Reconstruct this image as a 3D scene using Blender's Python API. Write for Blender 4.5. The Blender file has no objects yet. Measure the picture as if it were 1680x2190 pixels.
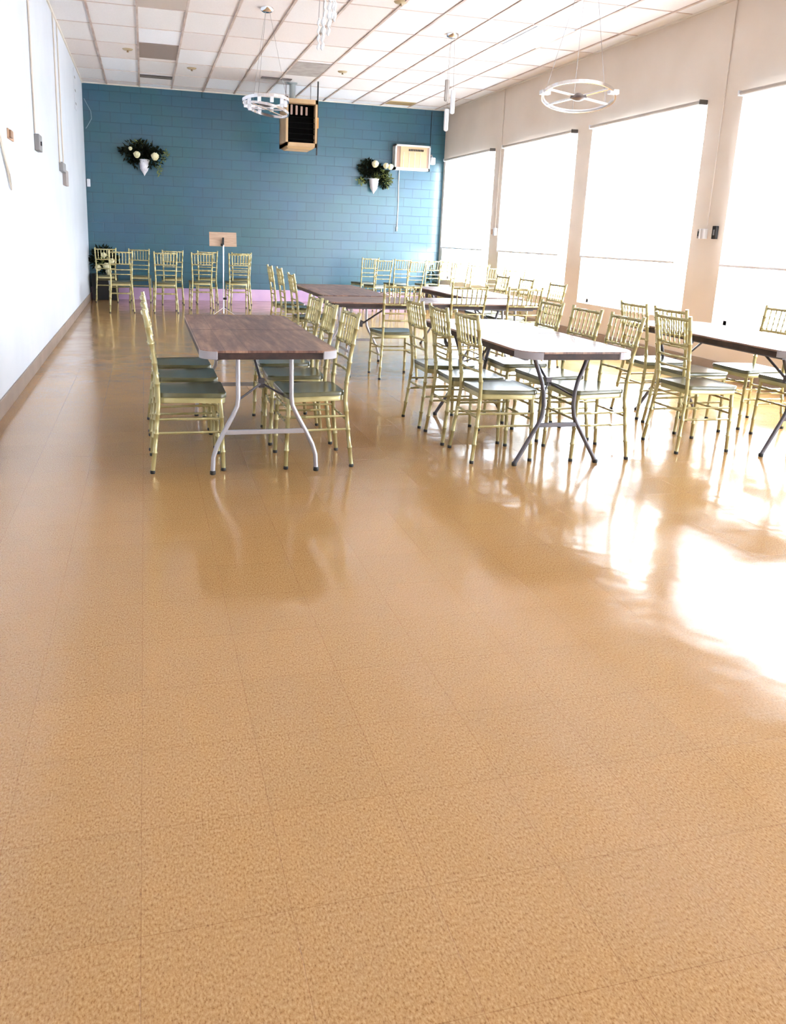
import bpy, bmesh, math, random
from mathutils import Vector, Matrix
random.seed(7)
PI = math.pi
scene = bpy.context.scene
C = scene.collection

# ------------------------------------------------------------------ camera, world, lights, exposure
YAW, PITCH, ROLL, FPX, CX, CY, EYE = 0.2608, 0.241, 0.0364, 1721.8, 766.0, 928.4, 1.3732
fwd = Vector((math.sin(YAW) * math.cos(PITCH), math.cos(YAW) * math.cos(PITCH), -math.sin(PITCH)))
rgt = Vector((math.cos(YAW), -math.sin(YAW), 0))
up = rgt.cross(fwd)
c_, s_ = math.cos(ROLL), math.sin(ROLL)
rgt, up = c_ * rgt + s_ * up, -s_ * rgt + c_ * up
cam_d = bpy.data.cameras.new('camera')
cam = bpy.data.objects.new('camera', cam_d)
C.objects.link(cam)
cam.matrix_world = Matrix(((rgt.x, up.x, -fwd.x, 0), (rgt.y, up.y, -fwd.y, 0), (rgt.z, up.z, -fwd.z, EYE), (0, 0, 0, 1)))
cam_d.sensor_fit = 'VERTICAL'
cam_d.sensor_height = 24
cam_d.lens = 24 * FPX / 2190
cam_d.shift_x = (840 - CX) / 2190
cam_d.shift_y = -(1095 - CY) / 2190
cam_d.clip_start = 0.05
cam_d.clip_end = 200
scene.camera = cam
scene.view_settings.view_transform = 'Standard'
scene.view_settings.look = 'None'
scene.view_settings.gamma = 1
scene.view_settings.use_curve_mapping = False
scene.view_settings.exposure = 2.57

SKY = 7.0
world = bpy.data.worlds.new('sky')
scene.world = world
world.use_nodes = True
wn = world.node_tree.nodes
wn['Background'].inputs[0].default_value = (0.87, 0.92, 1.0, 1)
wn['Background'].inputs[1].default_value = SKY

XL, XR, YB, YF, HC = -1.045, 6.09, 16.7, -4.6, 3.95
WIN = [(14.06, 16.50), (11.15, 13.62), (8.30, 10.72), (5.30, 7.74), (2.30, 4.75), (-0.7, 1.75), (-3.7, -1.25)]
WZ0, WZ1 = 0.55, 2.93
def portal(loc, rot, sx, sy):
    d = bpy.data.lights.new('window_daylight', 'AREA')
    d.shape = 'RECTANGLE'; d.size = sx; d.size_y = sy
    d.cycles.is_portal = True
    o = bpy.data.objects.new('window_daylight', d); C.objects.link(o)
    o.location = loc; o.rotation_euler = rot
for y0, y1 in WIN:
    portal((XR + 0.27, (y0 + y1) / 2, (WZ0 + WZ1) / 2), (PI / 2, 0, PI / 2), y1 - y0, WZ1 - WZ0)

# ------------------------------------------------------------------ helpers
def setp(o, label=None, cat=None, group=None, kind=None):
    if label: o['label'] = label
    if cat: o['category'] = cat
    if group: o['group'] = group
    if kind: o['kind'] = kind
    return o
def obj(name, bm, mat, parent=None, smooth=False):
    me = bpy.data.meshes.new(name)
    bmesh.ops.recalc_face_normals(bm, faces=bm.faces)
    if smooth:
        for f in bm.faces: f.smooth = True
        for e in bm.edges:
            if len(e.link_faces) == 2 and e.calc_face_angle(0) > 0.9: e.smooth = False
    bm.to_mesh(me); bm.free()
    me.materials.append(mat)
    o = bpy.data.objects.new(name, me); C.objects.link(o)
    if parent: o.parent = parent
    return o
def thing(name, label, cat, loc=(0, 0, 0), rz=0, group=None):
    o = bpy.data.objects.new(name, None); C.objects.link(o)
    o.location = loc; o.rotation_euler = (0, 0, rz); o.empty_display_size = 0.1
    return setp(o, label, cat, group)
def struct(name, bm, mat, parent=None):
    o = obj(name, bm, mat, parent)
    if not parent: o['kind'] = 'structure'
    return o
def NB(): return bmesh.new()
def box(bm, x0, x1, y0, y1, z0, z1, bevel=0, M=None):
    r = bmesh.ops.create_cube(bm, size=1)
    vs = r['verts']
    for v in vs:
        v.co = Vector(((x0 + x1) / 2 + v.co.x * (x1 - x0), (y0 + y1) / 2 + v.co.y * (y1 - y0), (z0 + z1) / 2 + v.co.z * (z1 - z0)))
    if bevel:
        es = list({e for v in vs for e in v.link_edges})
        rr = bmesh.ops.bevel(bm, geom=es, offset=bevel, segments=2, affect='EDGES', profile=0.5)
        vs = list(set(rr['verts']) | {v for v in vs if v.is_valid})
    if M is not None:
        for v in vs: v.co = M @ v.co
    return bm
def tube(bm, pts, rad, n=8, closed=False, flat=1.0):
    pts = [Vector(p) for p in pts]
    if not hasattr(rad, '__len__'): rad = [rad] * len(pts)
    N = len(pts)
    def tan(i):
        a = pts[(i - 1) % N] if (closed or i > 0) else pts[i]
        b = pts[(i + 1) % N] if (closed or i < N - 1) else pts[i]
        return (b - a).normalized()
    t = tan(0)
    ref = Vector((0, 0, 1)) if abs(t.z) < 0.9 else Vector((1, 0, 0))
    u = t.cross(ref).normalized()
    rings = []
    for i in range(N):
        t = tan(i)
        u = (u - t * u.dot(t)).normalized()
        v = t.cross(u)
        rings.append([bm.verts.new(pts[i] + (math.cos(2 * PI * k / n) * u + flat * math.sin(2 * PI * k / n) * v) * rad[i]) for k in range(n)])
    for i in range(N if closed else N - 1):
        a, b = rings[i], rings[(i + 1) % N]
        for k in range(n):
            bm.faces.new((a[k], a[(k + 1) % n], b[(k + 1) % n], b[k]))
    if not closed:
        bm.faces.new(rings[0][::-1]); bm.faces.new(rings[-1])
    return bm
def lathe(bm, prof, c=(0, 0, 0), n=20):
    rings = []
    for r, z in prof:
        rings.append([bm.verts.new((c[0] + r * math.cos(2 * PI * k / n), c[1] + r * math.sin(2 * PI * k / n), c[2] + z)) for k in range(n)])
    for a, b in zip(rings, rings[1:]):
        for k in range(n): bm.faces.new((a[k], a[(k + 1) % n], b[(k + 1) % n], b[k]))
    bm.faces.new(rings[0][::-1]); bm.faces.new(rings[-1])
    return bm
def bamboo(pts, r, nodes, seg=None):
    """resample a polyline with small rings (bamboo joints) at the given fractions"""
    P = [Vector(p) for p in pts]
    L = [0]
    for a, b in zip(P, P[1:]): L.append(L[-1] + (b - a).length)
    T = L[-1]
    def at(s):
        s = max(0, min(T, s))
        for i in range(len(P) - 1):
            if s <= L[i + 1] + 1e-9:
                return P[i].lerp(P[i + 1], (s - L[i]) / max(1e-9, L[i + 1] - L[i]))
        return P[-1]
    ss = [(l, 0) for l in L]
    for f in nodes:
        for d, k in ((-0.008, 0), (-0.004, 1), (0.004, 1), (0.008, 0)):
            s = f * T + d
            if 0.001 < s < T - 0.001: ss.append((s, k))
    ss.sort()
    out, last = [], -1
    for s, k in ss:
        if s - last < 0.0015: continue
        out.append((at(s), k)); last = s
    return [o[0] for o in out], [r(i / 1.0, k) if callable(r) else r * (1.28 if k else 1) for i, (p, k) in enumerate(out)]
def bam(bm, pts, r, nodes=(), n=8):
    p, rr = bamboo(pts, r, nodes)
    return tube(bm, p, rr, n)

# ------------------------------------------------------------------ materials
def mat(name, col, rough=0.5, metal=0.0, spec=0.5, coat=0.0, coat_r=0.05):
    m = bpy.data.materials.new(name); m.use_nodes = True
    b = m.node_tree.nodes['Principled BSDF']
    b.inputs['Base Color'].default_value = (*col, 1)
    b.inputs['Roughness'].default_value = rough
    b.inputs['Metallic'].default_value = metal
    b.inputs['Specular IOR Level'].default_value = spec
    b.inputs['Coat Weight'].default_value = coat
    b.inputs['Coat Roughness'].default_value = coat_r
    return m
def nodes(m):
    nt = m.node_tree
    return nt, nt.nodes, nt.links, nt.nodes['Principled BSDF']
def noise_mix(m, a, b, scale, detail=3, lo=0.35, hi=0.65, stretch=(1, 1, 1), bump=0.0, coord='Object'):
    nt, N, L, B = nodes(m)
    tc = N.new('ShaderNodeTexCoord'); mp = N.new('ShaderNodeMapping'); mp.inputs['Scale'].default_value = stretch
    nz = N.new('ShaderNodeTexNoise'); nz.inputs['Scale'].default_value = scale; nz.inputs['Detail'].default_value = detail
    cr = N.new('ShaderNodeValToRGB')
    cr.color_ramp.elements[0].position = lo; cr.color_ramp.elements[0].color = (*a, 1)
    cr.color_ramp.elements[1].position = hi; cr.color_ramp.elements[1].color = (*b, 1)
    L.new(tc.outputs[coord], mp.inputs[0]); L.new(mp.outputs[0], nz.inputs['Vector']); L.new(nz.outputs['Fac'], cr.inputs[0])
    L.new(cr.outputs[0], B.inputs['Base Color'])
    if bump:
        bp = N.new('ShaderNodeBump'); bp.inputs['Strength'].default_value = bump; bp.inputs['Distance'].default_value = 0.01
        L.new(nz.outputs['Fac'], bp.inputs['Height']); L.new(bp.outputs[0], B.inputs['Normal'])
    return m

GOLD = noise_mix(mat('champagne_gold_resin', (0.55, 0.46, 0.17), 0.22, 0.3, 0.7), (0.39, 0.33, 0.14), (0.49, 0.425, 0.205), 9)
SEAT = noise_mix(mat('seat_olive_gloss', (0.2, 0.2, 0.1), 0.22, 0.0, 0.55), (0.085, 0.078, 0.035), (0.13, 0.12, 0.06), 6)
RUBBER = mat('dark_rubber_tip', (0.02, 0.018, 0.016), 0.6)
STEEL_L = mat('light_grey_painted_steel', (0.42, 0.40, 0.42), 0.35, 0.4)
STEEL_D = mat('dark_grey_painted_steel', (0.10, 0.09, 0.10), 0.35, 0.3)
MOUTH_SHADE = mat('mouth_shade_black', (0.004, 0.004, 0.004), 0.9, 0, 0.05)  # shade inside the heater opening, put into the colour of sheet and louvres
BLACK = mat('black_plastic', (0.012, 0.011, 0.012), 0.5)
PLASTIC_G = mat('pale_grey_corner_plastic', (0.36, 0.34, 0.36), 0.45)
WHITE_P = mat('white_plastic', (0.75, 0.76, 0.80), 0.35)
CHROME = mat('polished_chrome', (0.85, 0.85, 0.88), 0.12, 1.0)
WIRE = mat('thin_steel_wire', (0.35, 0.33, 0.33), 0.4, 0.6)
EDGE = noise_mix(mat('dark_brown_table_edge', (0.03, 0.015, 0.012), 0.6), (0.018, 0.008, 0.007), (0.045, 0.020, 0.015), 20)
UNDER = mat('table_underside_brown', (0.06, 0.04, 0.035), 0.6)

def wood_top():
    m = mat('walnut_plank_laminate', (0.2, 0.1, 0.06), 0.36, 0, 0.5)
    nt, N, L, B = nodes(m)
    tc = N.new('ShaderNodeTexCoord'); mp = N.new('ShaderNodeMapping')
    mp.inputs['Scale'].default_value = (9, 1.1, 1)
    nz = N.new('ShaderNodeTexNoise'); nz.inputs['Scale'].default_value = 2.2; nz.inputs['Detail'].default_value = 6; nz.inputs['Roughness'].default_value = 0.65
    br = N.new('ShaderNodeTexBrick'); mp2 = N.new('ShaderNodeMapping'); mp2.inputs['Rotation'].default_value = (0, 0, PI / 2)
    br.inputs['Scale'].default_value = 1; br.inputs['Brick Width'].default_value = 0.62; br.inputs['Row Height'].default_value = 0.125
    br.inputs['Mortar Size'].default_value = 0.002; br.inputs['Color1'].default_value = (0.30, 0.30, 0.30, 1); br.inputs['Color2'].default_value = (0.8, 0.8, 0.8, 1)
    br.inputs['Mortar'].default_value = (0, 0, 0, 1)
    L.new(tc.outputs['Object'], mp.inputs[0]); L.new(mp.outputs[0], nz.inputs['Vector'])
    L.new(tc.outputs['Object'], mp2.inputs[0]); L.new(mp2.outputs[0], br.inputs['Vector'])
    ad = N.new('ShaderNodeMixRGB'); ad.blend_type = 'MIX'; ad.inputs[0].default_value = 0.22
    L.new(nz.outputs['Fac'], ad.inputs[1]); L.new(br.outputs['Color'], ad.inputs[2])
    cr = N.new('ShaderNodeValToRGB')
    e = cr.color_ramp.elements
    e[0].position = 0.36; e[0].color = (0.085, 0.042, 0.036, 1)
    e[1].position = 0.66; e[1].color = (0.42, 0.255, 0.175, 1)
    k = e.new(0.5); k.color = (0.21, 0.112, 0.082, 1)
    L.new(ad.outputs[0], cr.inputs[0]); L.new(cr.outputs[0], B.inputs['Base Color'])
    return m
WOOD = wood_top()

def floor_mat():
    m = mat('speckled_vinyl_tile', (0.5, 0.3, 0.15), 0.2, 0, 0.5, 0.1, 0.05)
    nt, N, L, B = nodes(m)
    tc = N.new('ShaderNodeTexCoord')
    mp = N.new('ShaderNodeMapping'); mp.inputs['Location'].default_value = (-0.8705, -1.9848, 0)
    L.new(tc.outputs['Object'], mp.inputs[0])
    br = N.new('ShaderNodeTexBrick'); br.offset = 0; br.squash = 1
    br.inputs['Scale'].default_value = 1; br.inputs['Brick Width'].default_value = 0.3048; br.inputs['Row Height'].default_value = 0.3048
    br.inputs['Mortar Size'].default_value = 0.0011; br.inputs['Mortar Smooth'].default_value = 0.3; br.inputs['Bias'].default_value = 0
    br.inputs['Color1'].default_value = (0.975, 0.975, 0.975, 1); br.inputs['Color2'].default_value = (1.02, 1.01, 1.0, 1); br.inputs['Mortar'].default_value = (0.80, 0.72, 0.66, 1)
    L.new(mp.outputs[0], br.inputs['Vector'])
    # chip speckle, drawn out a little along one direction of each tile
    ms = N.new('ShaderNodeMapping'); ms.inputs['Scale'].default_value = (1.0, 0.55, 1)
    L.new(tc.outputs['Object'], ms.inputs[0])
    n1 = N.new('ShaderNodeTexNoise'); n1.inputs['Scale'].default_value = 210; n1.inputs['Detail'].default_value = 4; n1.inputs['Roughness'].default_value = 0.62
    L.new(ms.outputs[0], n1.inputs['Vector'])
    cr = N.new('ShaderNodeValToRGB'); e = cr.color_ramp.elements
    e[0].position = 0.33; e[0].color = (0.24, 0.115, 0.035, 1)
    e[1].position = 0.66; e[1].color = (0.52, 0.325, 0.145, 1)
    k = e.new(0.44); k.color = (0.39, 0.208, 0.080, 1)
    k = e.new(0.54); k.color = (0.44, 0.252, 0.102, 1)
    L.new(n1.outputs['Fac'], cr.inputs[0])
    n2 = N.new('ShaderNodeTexNoise'); n2.inputs['Scale'].default_value = 0.9; n2.inputs['Detail'].default_value = 3
    L.new(tc.outputs['Object'], n2.inputs['Vector'])
    c2 = N.new('ShaderNodeValToRGB'); c2.color_ramp.elements[0].color = (0.93, 0.93, 0.95, 1); c2.color_ramp.elements[1].color = (1.06, 1.05, 1.0, 1)
    L.new(n2.outputs['Fac'], c2.inputs[0])
    m1 = N.new('ShaderNodeMixRGB'); m1.blend_type = 'MULTIPLY'; m1.inputs[0].default_value = 1
    m2 = N.new('ShaderNodeMixRGB'); m2.blend_type = 'MULTIPLY'; m2.inputs[0].default_value = 1
    L.new(cr.outputs[0], m1.inputs[1]); L.new(br.outputs['Color'], m1.inputs[2])
    L.new(m1.outputs[0], m2.inputs[1]); L.new(c2.outputs[0], m2.inputs[2])
    L.new(m2.outputs[0], B.inputs['Base Color'])
    # wax: patchy gloss and gentle waviness, each tile a hair out of level
    n3 = N.new('ShaderNodeTexNoise'); n3.inputs['Scale'].default_value = 2.3; n3.inputs['Detail'].default_value = 4
    L.new(tc.outputs['Object'], n3.inputs['Vector'])
    mr = N.new('ShaderNodeMapRange'); mr.inputs['From Min'].default_value = 0.3; mr.inputs['From Max'].default_value = 0.7
    mr.inputs['To Min'].default_value = 0.09; mr.inputs['To Max'].default_value = 0.20
    L.new(n3.outputs['Fac'], mr.inputs['Value']); L.new(mr.outputs[0], B.inputs['Roughness'])
    n4 = N.new('ShaderNodeTexNoise'); n4.inputs['Scale'].default_value = 5; n4.inputs['Detail'].default_value = 2
    L.new(tc.outputs['Object'], n4.inputs['Vector'])
    b1 = N.new('ShaderNodeBump'); b1.inputs['Strength'].default_value = 0.12; b1.inputs['Distance'].default_value = 0.02
    b2 = N.new('ShaderNodeBump'); b2.inputs['Strength'].default_value = 0.5; b2.inputs['Distance'].default_value = 0.001; b2.invert = True
    L.new(n4.outputs['Fac'], b1.inputs['Height']); L.new(br.outputs['Fac'], b2.inputs['Height'])
    L.new(b1.outputs[0], b2.inputs['Normal']); L.new(b2.outputs[0], B.inputs['Normal'])
    return m
FLOOR = floor_mat()

def block_mat():
    m = mat('teal_painted_block', (0.05, 0.16, 0.24), 0.32, 0, 0.7, 0.2, 0.3)
    nt, N, L, B = nodes(m)
    tc = N.new('ShaderNodeTexCoord'); sp = N.new('ShaderNodeSeparateXYZ'); cb = N.new('ShaderNodeCombineXYZ')
    L.new(tc.outputs['Object'], sp.inputs[0]); L.new(sp.outputs[0], cb.inputs[0]); L.new(sp.outputs[2], cb.inputs[1])
    br = N.new('ShaderNodeTexBrick'); br.inputs['Scale'].default_value = 1
    br.inputs['Brick Width'].default_value = 0.375; br.inputs['Row Height'].default_value = 0.182; br.inputs['Mortar Size'].default_value = 0.005
    br.inputs['Mortar Smooth'].default_value = 0.4
    br.inputs['Color1'].default_value = (0.018, 0.092, 0.140, 1); br.inputs['Color2'].default_value = (0.021, 0.100, 0.150, 1); br.inputs['Mortar'].default_value = (0.010, 0.055, 0.088, 1)
    L.new(cb.outputs[0], br.inputs['Vector'])
    nz = N.new('ShaderNodeTexNoise'); nz.inputs['Scale'].default_value = 1.2; nz.inputs['Detail'].default_value = 5
    L.new(tc.outputs['Object'], nz.inputs['Vector'])
    cr = N.new('ShaderNodeValToRGB'); cr.color_ramp.elements[0].position = 0.35; cr.color_ramp.elements[0].color = (0.95, 1.06, 0.93, 1)
    cr.color_ramp.elements[1].position = 0.65; cr.color_ramp.elements[1].color = (1.0, 0.96, 1.08, 1)
    L.new(nz.outputs['Fac'], cr.inputs[0])
    mx = N.new('ShaderNodeMixRGB'); mx.blend_type = 'MULTIPLY'; mx.inputs[0].default_value = 1
    L.new(br.outputs['Color'], mx.inputs[1]); L.new(cr.outputs[0], mx.inputs[2]); L.new(mx.outputs[0], B.inputs['Base Color'])
    bp = N.new('ShaderNodeBump'); bp.inputs['Strength'].default_value = 0.7; bp.inputs['Distance'].default_value = 0.004; bp.invert = True
    L.new(br.outputs['Fac'], bp.inputs['Height'])
    n2 = N.new('ShaderNodeTexNoise'); n2.inputs['Scale'].default_value = 60; n2.inputs['Detail'].default_value = 3
    L.new(tc.outputs['Object'], n2.inputs['Vector'])
    b2 = N.new('ShaderNodeBump'); b2.inputs['Strength'].default_value = 0.25; b2.inputs['Distance'].default_value = 0.0008
    L.new(n2.outputs['Fac'], b2.inputs['Height']); L.new(bp.outputs[0], b2.inputs['Normal']); L.new(b2.outputs[0], B.inputs['Normal'])
    return m
BLOCK = block_mat()
W_LEFT = noise_mix(mat('white_painted_plaster', (0.80, 0.83, 0.88), 0.5), (0.60, 0.625, 0.68), (0.65, 0.67, 0.72), 1.5, bump=0.02)
W_RIGHT = noise_mix(mat('beige_painted_plaster', (0.66, 0.53, 0.40), 0.6), (0.66, 0.57, 0.485), (0.72, 0.63, 0.545), 1.1, bump=0.02)
TAUPE = noise_mix(mat('taupe_vinyl_base', (0.30, 0.23, 0.19), 0.4), (0.27, 0.205, 0.165), (0.34, 0.26, 0.21), 4)
MAUVE = noise_mix(mat('mauve_base', (0.6, 0.4, 0.62), 0.35), (0.56, 0.36, 0.60), (0.66, 0.44, 0.64), 3)  # mauve tone over the whole back baseboard

def ceil_mat():
    m = mat('acoustic_tile', (0.8, 0.78, 0.76), 0.85, 0, 0.2)
    nt, N, L, B = nodes(m)
    tc = N.new('ShaderNodeTexCoord'); sp = N.new('ShaderNodeSeparateXYZ'); L.new(tc.outputs['Object'], sp.inputs[0])
    def cell(src, off, size):
        a = N.new('ShaderNodeMath'); a.operation = 'SUBTRACT'; a.inputs[1].default_value = off
        b = N.new('ShaderNodeMath'); b.operation = 'DIVIDE'; b.inputs[1].default_value = size
        c = N.new('ShaderNodeMath'); c.operation = 'FLOOR'
        L.new(src, a.inputs[0]); L.new(a.outputs[0], b.inputs[0]); L.new(b.outputs[0], c.inputs[0]); return c.outputs[0]
    cb = N.new('ShaderNodeCombineXYZ')
    L.new(cell(sp.outputs[0], GX0, GDX), cb.inputs[0]); L.new(cell(sp.outputs[1], GY0, GDY), cb.inputs[1])
    wn_ = N.new('ShaderNodeTexWhiteNoise'); wn_.noise_dimensions = '2D'; L.new(cb.outputs[0], wn_.inputs['Vector'])
    cr = N.new('ShaderNodeValToRGB'); cr.color_ramp.interpolation = 'CONSTANT'; e = cr.color_ramp.elements
    e[0].position = 0; e[0].color = (0.79, 0.72, 0.69, 1)
    e[1].position = 0.35; e[1].color = (0.80, 0.76, 0.745, 1)
    for p, col in ((0.6, (0.82, 0.80, 0.81)), (0.78, (0.86, 0.865, 0.90)), (0.93, (0.74, 0.68, 0.66))):
        k = e.new(p); k.color = (*col, 1)
    L.new(wn_.outputs['Value'], cr.inputs[0])
    nz = N.new('ShaderNodeTexNoise'); nz.inputs['Scale'].default_value = 90; nz.inputs['Detail'].default_value = 2
    L.new(tc.outputs['Object'], nz.inputs['Vector'])
    mx = N.new('ShaderNodeMixRGB'); mx.blend_type = 'MULTIPLY'; mx.inputs[0].default_value = 0.18
    L.new(cr.outputs[0], mx.inputs[1]); L.new(nz.outputs['Fac'], mx.inputs[2]); L.new(mx.outputs[0], B.inputs['Base Color'])
    return m
GX0, GDX, GY0, GDY = -0.02, 0.585, 12.0, 1.08
CEIL = ceil_mat()
TBAR = noise_mix(mat('aged_ceiling_grid', (0.38, 0.28, 0.22), 0.5), (0.42, 0.31, 0.26), (0.60, 0.49, 0.43), 3)
TBAR2 = mat('thin_cross_grid', (0.62, 0.52, 0.47), 0.5)
GREY_TILE = noise_mix(mat('soiled_grey_tile', (0.36, 0.32, 0.30), 0.85), (0.33, 0.29, 0.27), (0.42, 0.38, 0.35), 6)
TAN_TILE = mat('ochre_vent', (0.50, 0.38, 0.18), 0.6)

def shade_mat():
    m = bpy.data.materials.new('white_shade_fabric'); m.use_nodes = True
    N = m.node_tree.nodes; L = m.node_tree.links
    N.remove(N['Principled BSDF'])
    out = N['Material Output']
    tc = N.new('ShaderNodeTexCoord'); mp = N.new('ShaderNodeMapping'); mp.inputs['Scale'].default_value = (1, 14, 0.05)
    nz = N.new('ShaderNodeTexNoise'); nz.inputs['Scale'].default_value = 1.6; nz.inputs['Detail'].default_value = 4
    cr = N.new('ShaderNodeValToRGB'); cr.color_ramp.elements[0].position = 0.3; cr.color_ramp.elements[0].color = (0.74, 0.77, 0.83, 1)
    cr.color_ramp.elements[1].position = 0.6; cr.color_ramp.elements[1].color = (0.86, 0.87, 0.90, 1)
    L.new(tc.outputs['Object'], mp.inputs[0]); L.new(mp.outputs[0], nz.inputs['Vector']); L.new(nz.outputs['Fac'], cr.inputs[0])
    a = N.new('ShaderNodeBsdfTranslucent'); b = N.new('ShaderNodeBsdfDiffuse'); mx = N.new('ShaderNodeMixShader'); mx.inputs[0].default_value = 0.5
    L.new(cr.outputs[0], a.inputs[0]); L.new(cr.outputs[0], b.inputs[0]); L.new(a.outputs[0], mx.inputs[1]); L.new(b.outputs[0], mx.inputs[2])
    L.new(mx.outputs[0], out.inputs[0])
    return m
SHADE = shade_mat()
def glass_mat():
    m = bpy.data.materials.new('clear_window_glass'); m.use_nodes = True
    N = m.node_tree.nodes; L = m.node_tree.links
    N.remove(N['Principled BSDF'])
    a = N.new('ShaderNodeBsdfTransparent'); a.inputs[0].default_value = (0.96, 0.98, 0.98, 1)
    g = N.new('ShaderNodeBsdfGlossy'); g.inputs['Roughness'].default_value = 0.02
    mx = N.new('ShaderNodeMixShader'); mx.inputs[0].default_value = 0.04; L.new(a.outputs[0], mx.inputs[1]); L.new(g.outputs[0], mx.inputs[2])
    L.new(mx.outputs[0], N['Material Output'].inputs[0])
    return m
GLASS = glass_mat()

# ------------------------------------------------------------------ the room
T = 0.25
struct('floor', box(NB(), XL - T, XR + T, YF - T, YB + T, -0.15, 0), FLOOR)
struct('ground', box(NB(), -30, 45, -35, 45, -0.5, -0.2), noise_mix(mat('outdoor_concrete', (0.5, 0.5, 0.48), 0.8), (0.42, 0.42, 0.40), (0.55, 0.55, 0.52), 2))
struct('ceiling', box(NB(), XL - T, XR + T, YF - T, YB + T, HC, HC + 0.2), CEIL)
bm = NB()
i = -1
while GX0 + GDX * i < XR:
    x = GX0 + GDX * i
    if x > XL: box(bm, x - 0.014, x + 0.014, YF, YB, HC - 0.012, HC)
    i += 1
struct('trim_1', bm, TBAR)
bm = NB()
for j in range(-16, 5):
    y = GY0 + GDY * j
    if YF < y < YB: box(bm, XL, XR, y - 0.007, y + 0.007, HC - 0.008, HC)
struct('trim_2', bm, TBAR2)
bm = NB()
box(bm, XL, XL + 0.02, YF, YB, HC - 0.025, HC); box(bm, XR - 0.02, XR, YF, YB, HC - 0.025, HC); box(bm, XL, XR, YB - 0.02, YB, HC - 0.02, HC)
struct('trim_3', bm, mat('cream_edge_angle', (0.72, 0.66, 0.58), 0.5))
struct('wall_left', box(NB(), XL - T, XL, YF - T, YB + T, 0, HC), W_LEFT)
struct('wall_back', box(NB(), XL, XR, YB, YB + T, 0, HC), BLOCK)
# right wall with window openings
bm = NB()
box(bm, XR, XR + T, YF - T, YB + T, 0, WZ0); box(bm, XR, XR + T, YF - T, YB + T, WZ1, HC)
ys = [YB + T]
for a, b in WIN: ys += [b, a]
ys.append(YF - T)
for k in range(0, len(ys), 2): box(bm, XR, XR + T, ys[k + 1], ys[k], WZ0, WZ1)
struct('wall_right', bm, W_RIGHT)
# rear wall behind the camera
bm = box(NB(), XL, XR, YF - T, YF, 0, HC)
struct('wall_front', bm, W_RIGHT)
struct('baseboard_left', box(NB(), XL, XL + 0.015, YF, YB, 0, 0.13, 0.004), TAUPE)
struct('baseboard_right', box(NB(), XR - 0.015, XR, YF, YB, 0, 0.17, 0.004), TAUPE)
struct('baseboard_back', box(NB(), XL + 0.015, XR - 0.015, YB - 0.015, YB, 0, 0.235, 0.004), MAUVE)
FRAME = mat('white_window_frame', (0.8, 0.8, 0.82), 0.4)
for k, (a, b) in enumerate(WIN):
    w = thing('window_%d' % (k + 1), None, None, (XR + 0.18, (a + b) / 2, (WZ0 + WZ1) / 2)); w['kind'] = 'structure'
    hw, hz = (b - a) / 2, (WZ1 - WZ0) / 2
    f = NB()
    box(f, -0.03, 0.03, -hw, hw, -hz, -hz + 0.05); box(f, -0.03, 0.03, -hw, hw, hz - 0.05, hz)
    box(f, -0.03, 0.03, -hw, -hw + 0.05, -hz, hz); box(f, -0.03, 0.03, hw - 0.05, hw, -hz, hz); box(f, -0.02, 0.02, -0.02, 0.02, -hz, hz)
    obj('window_frame', f, FRAME, w)
    obj('pane', box(NB(), -0.004, 0.004, -hw + 0.05, hw - 0.05, -hz + 0.05, hz - 0.05), GLASS, w)

# roller shades on the room side of each window
SH_LAB = ['white roller shade on the window next to the blue wall', 'white roller shade on the second window from the blue wall',
          'white roller shade on the third window from the blue wall, above the wide beige pier', 'white roller shade on the window cut off by the right edge of the photo']
def shade(k, a, b):
    lab = SH_LAB[k] if k < 4 else 'white roller shade on the %s window from the blue wall, unseen, added outside the frame' % ('fifth', 'sixth', 'seventh')[k - 4]  # last three shades are unseen, added to cut light from the camera side
    x = XR - 0.075
    t = thing('roller_shade', lab, 'window shade', (x, (a + b) / 2, WZ1 + 0.02), 0, 'roller shades on the window wall')
    hw = (b - a) / 2
    obj('roller_tube', tube(NB(), [(0, -hw + 0.03, 0), (0, hw - 0.06, 0)], 0.022, 12), mat_tube, t, True)
    for s in (-1, 1):
        obj('bracket', box(NB(), -0.03, 0.073, s * (hw - 0.05 + .04 * (s < 0)) - 0.007, s * (hw - 0.05 + .04 * (s < 0)) + 0.007, -0.026, 0.026, 0.003), WHITE_P if s > 0 else GREYBR, t)
    # gently rippled cloth; narrower than the opening on the near side
    f = NB(); n = 60; m = 12; g = []
    y0, y1, zb = -hw + 0.16, hw - 0.08, (1.22 - WZ1 - 0.02)
    for i in range(n + 1):
        row = []
        for j in range(m + 1):
            v = j / m
            y = y0 + (y1 - y0) * i / n + 0.012 * math.sin(v * 3 + k) * (1 - i / n)
            row.append(f.verts.new((0.012 + 0.004 * math.sin(i * 1.1 + k) * v, y, zb * v - 0.005)))
        g.append(row)
    for i in range(n):
        for j in range(m): f.faces.new((g[i][j], g[i + 1][j], g[i + 1][j + 1], g[i][j + 1]))
    obj('shade_fabric', f, SHADE, t, True)
    obj('hem_bar', box(NB(), 0.004, 0.022, y0, y1, zb - 0.03, zb - 0.004, 0.003), WHITE_P, t)
GREYBR = mat('dark_bracket', (0.10, 0.09, 0.08), 0.5)
mat_tube = mat('grey_roller_tube', (0.42, 0.38, 0.34), 0.5)
for k, (a, b) in enumerate(WIN): shade(k, a, b)

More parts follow.
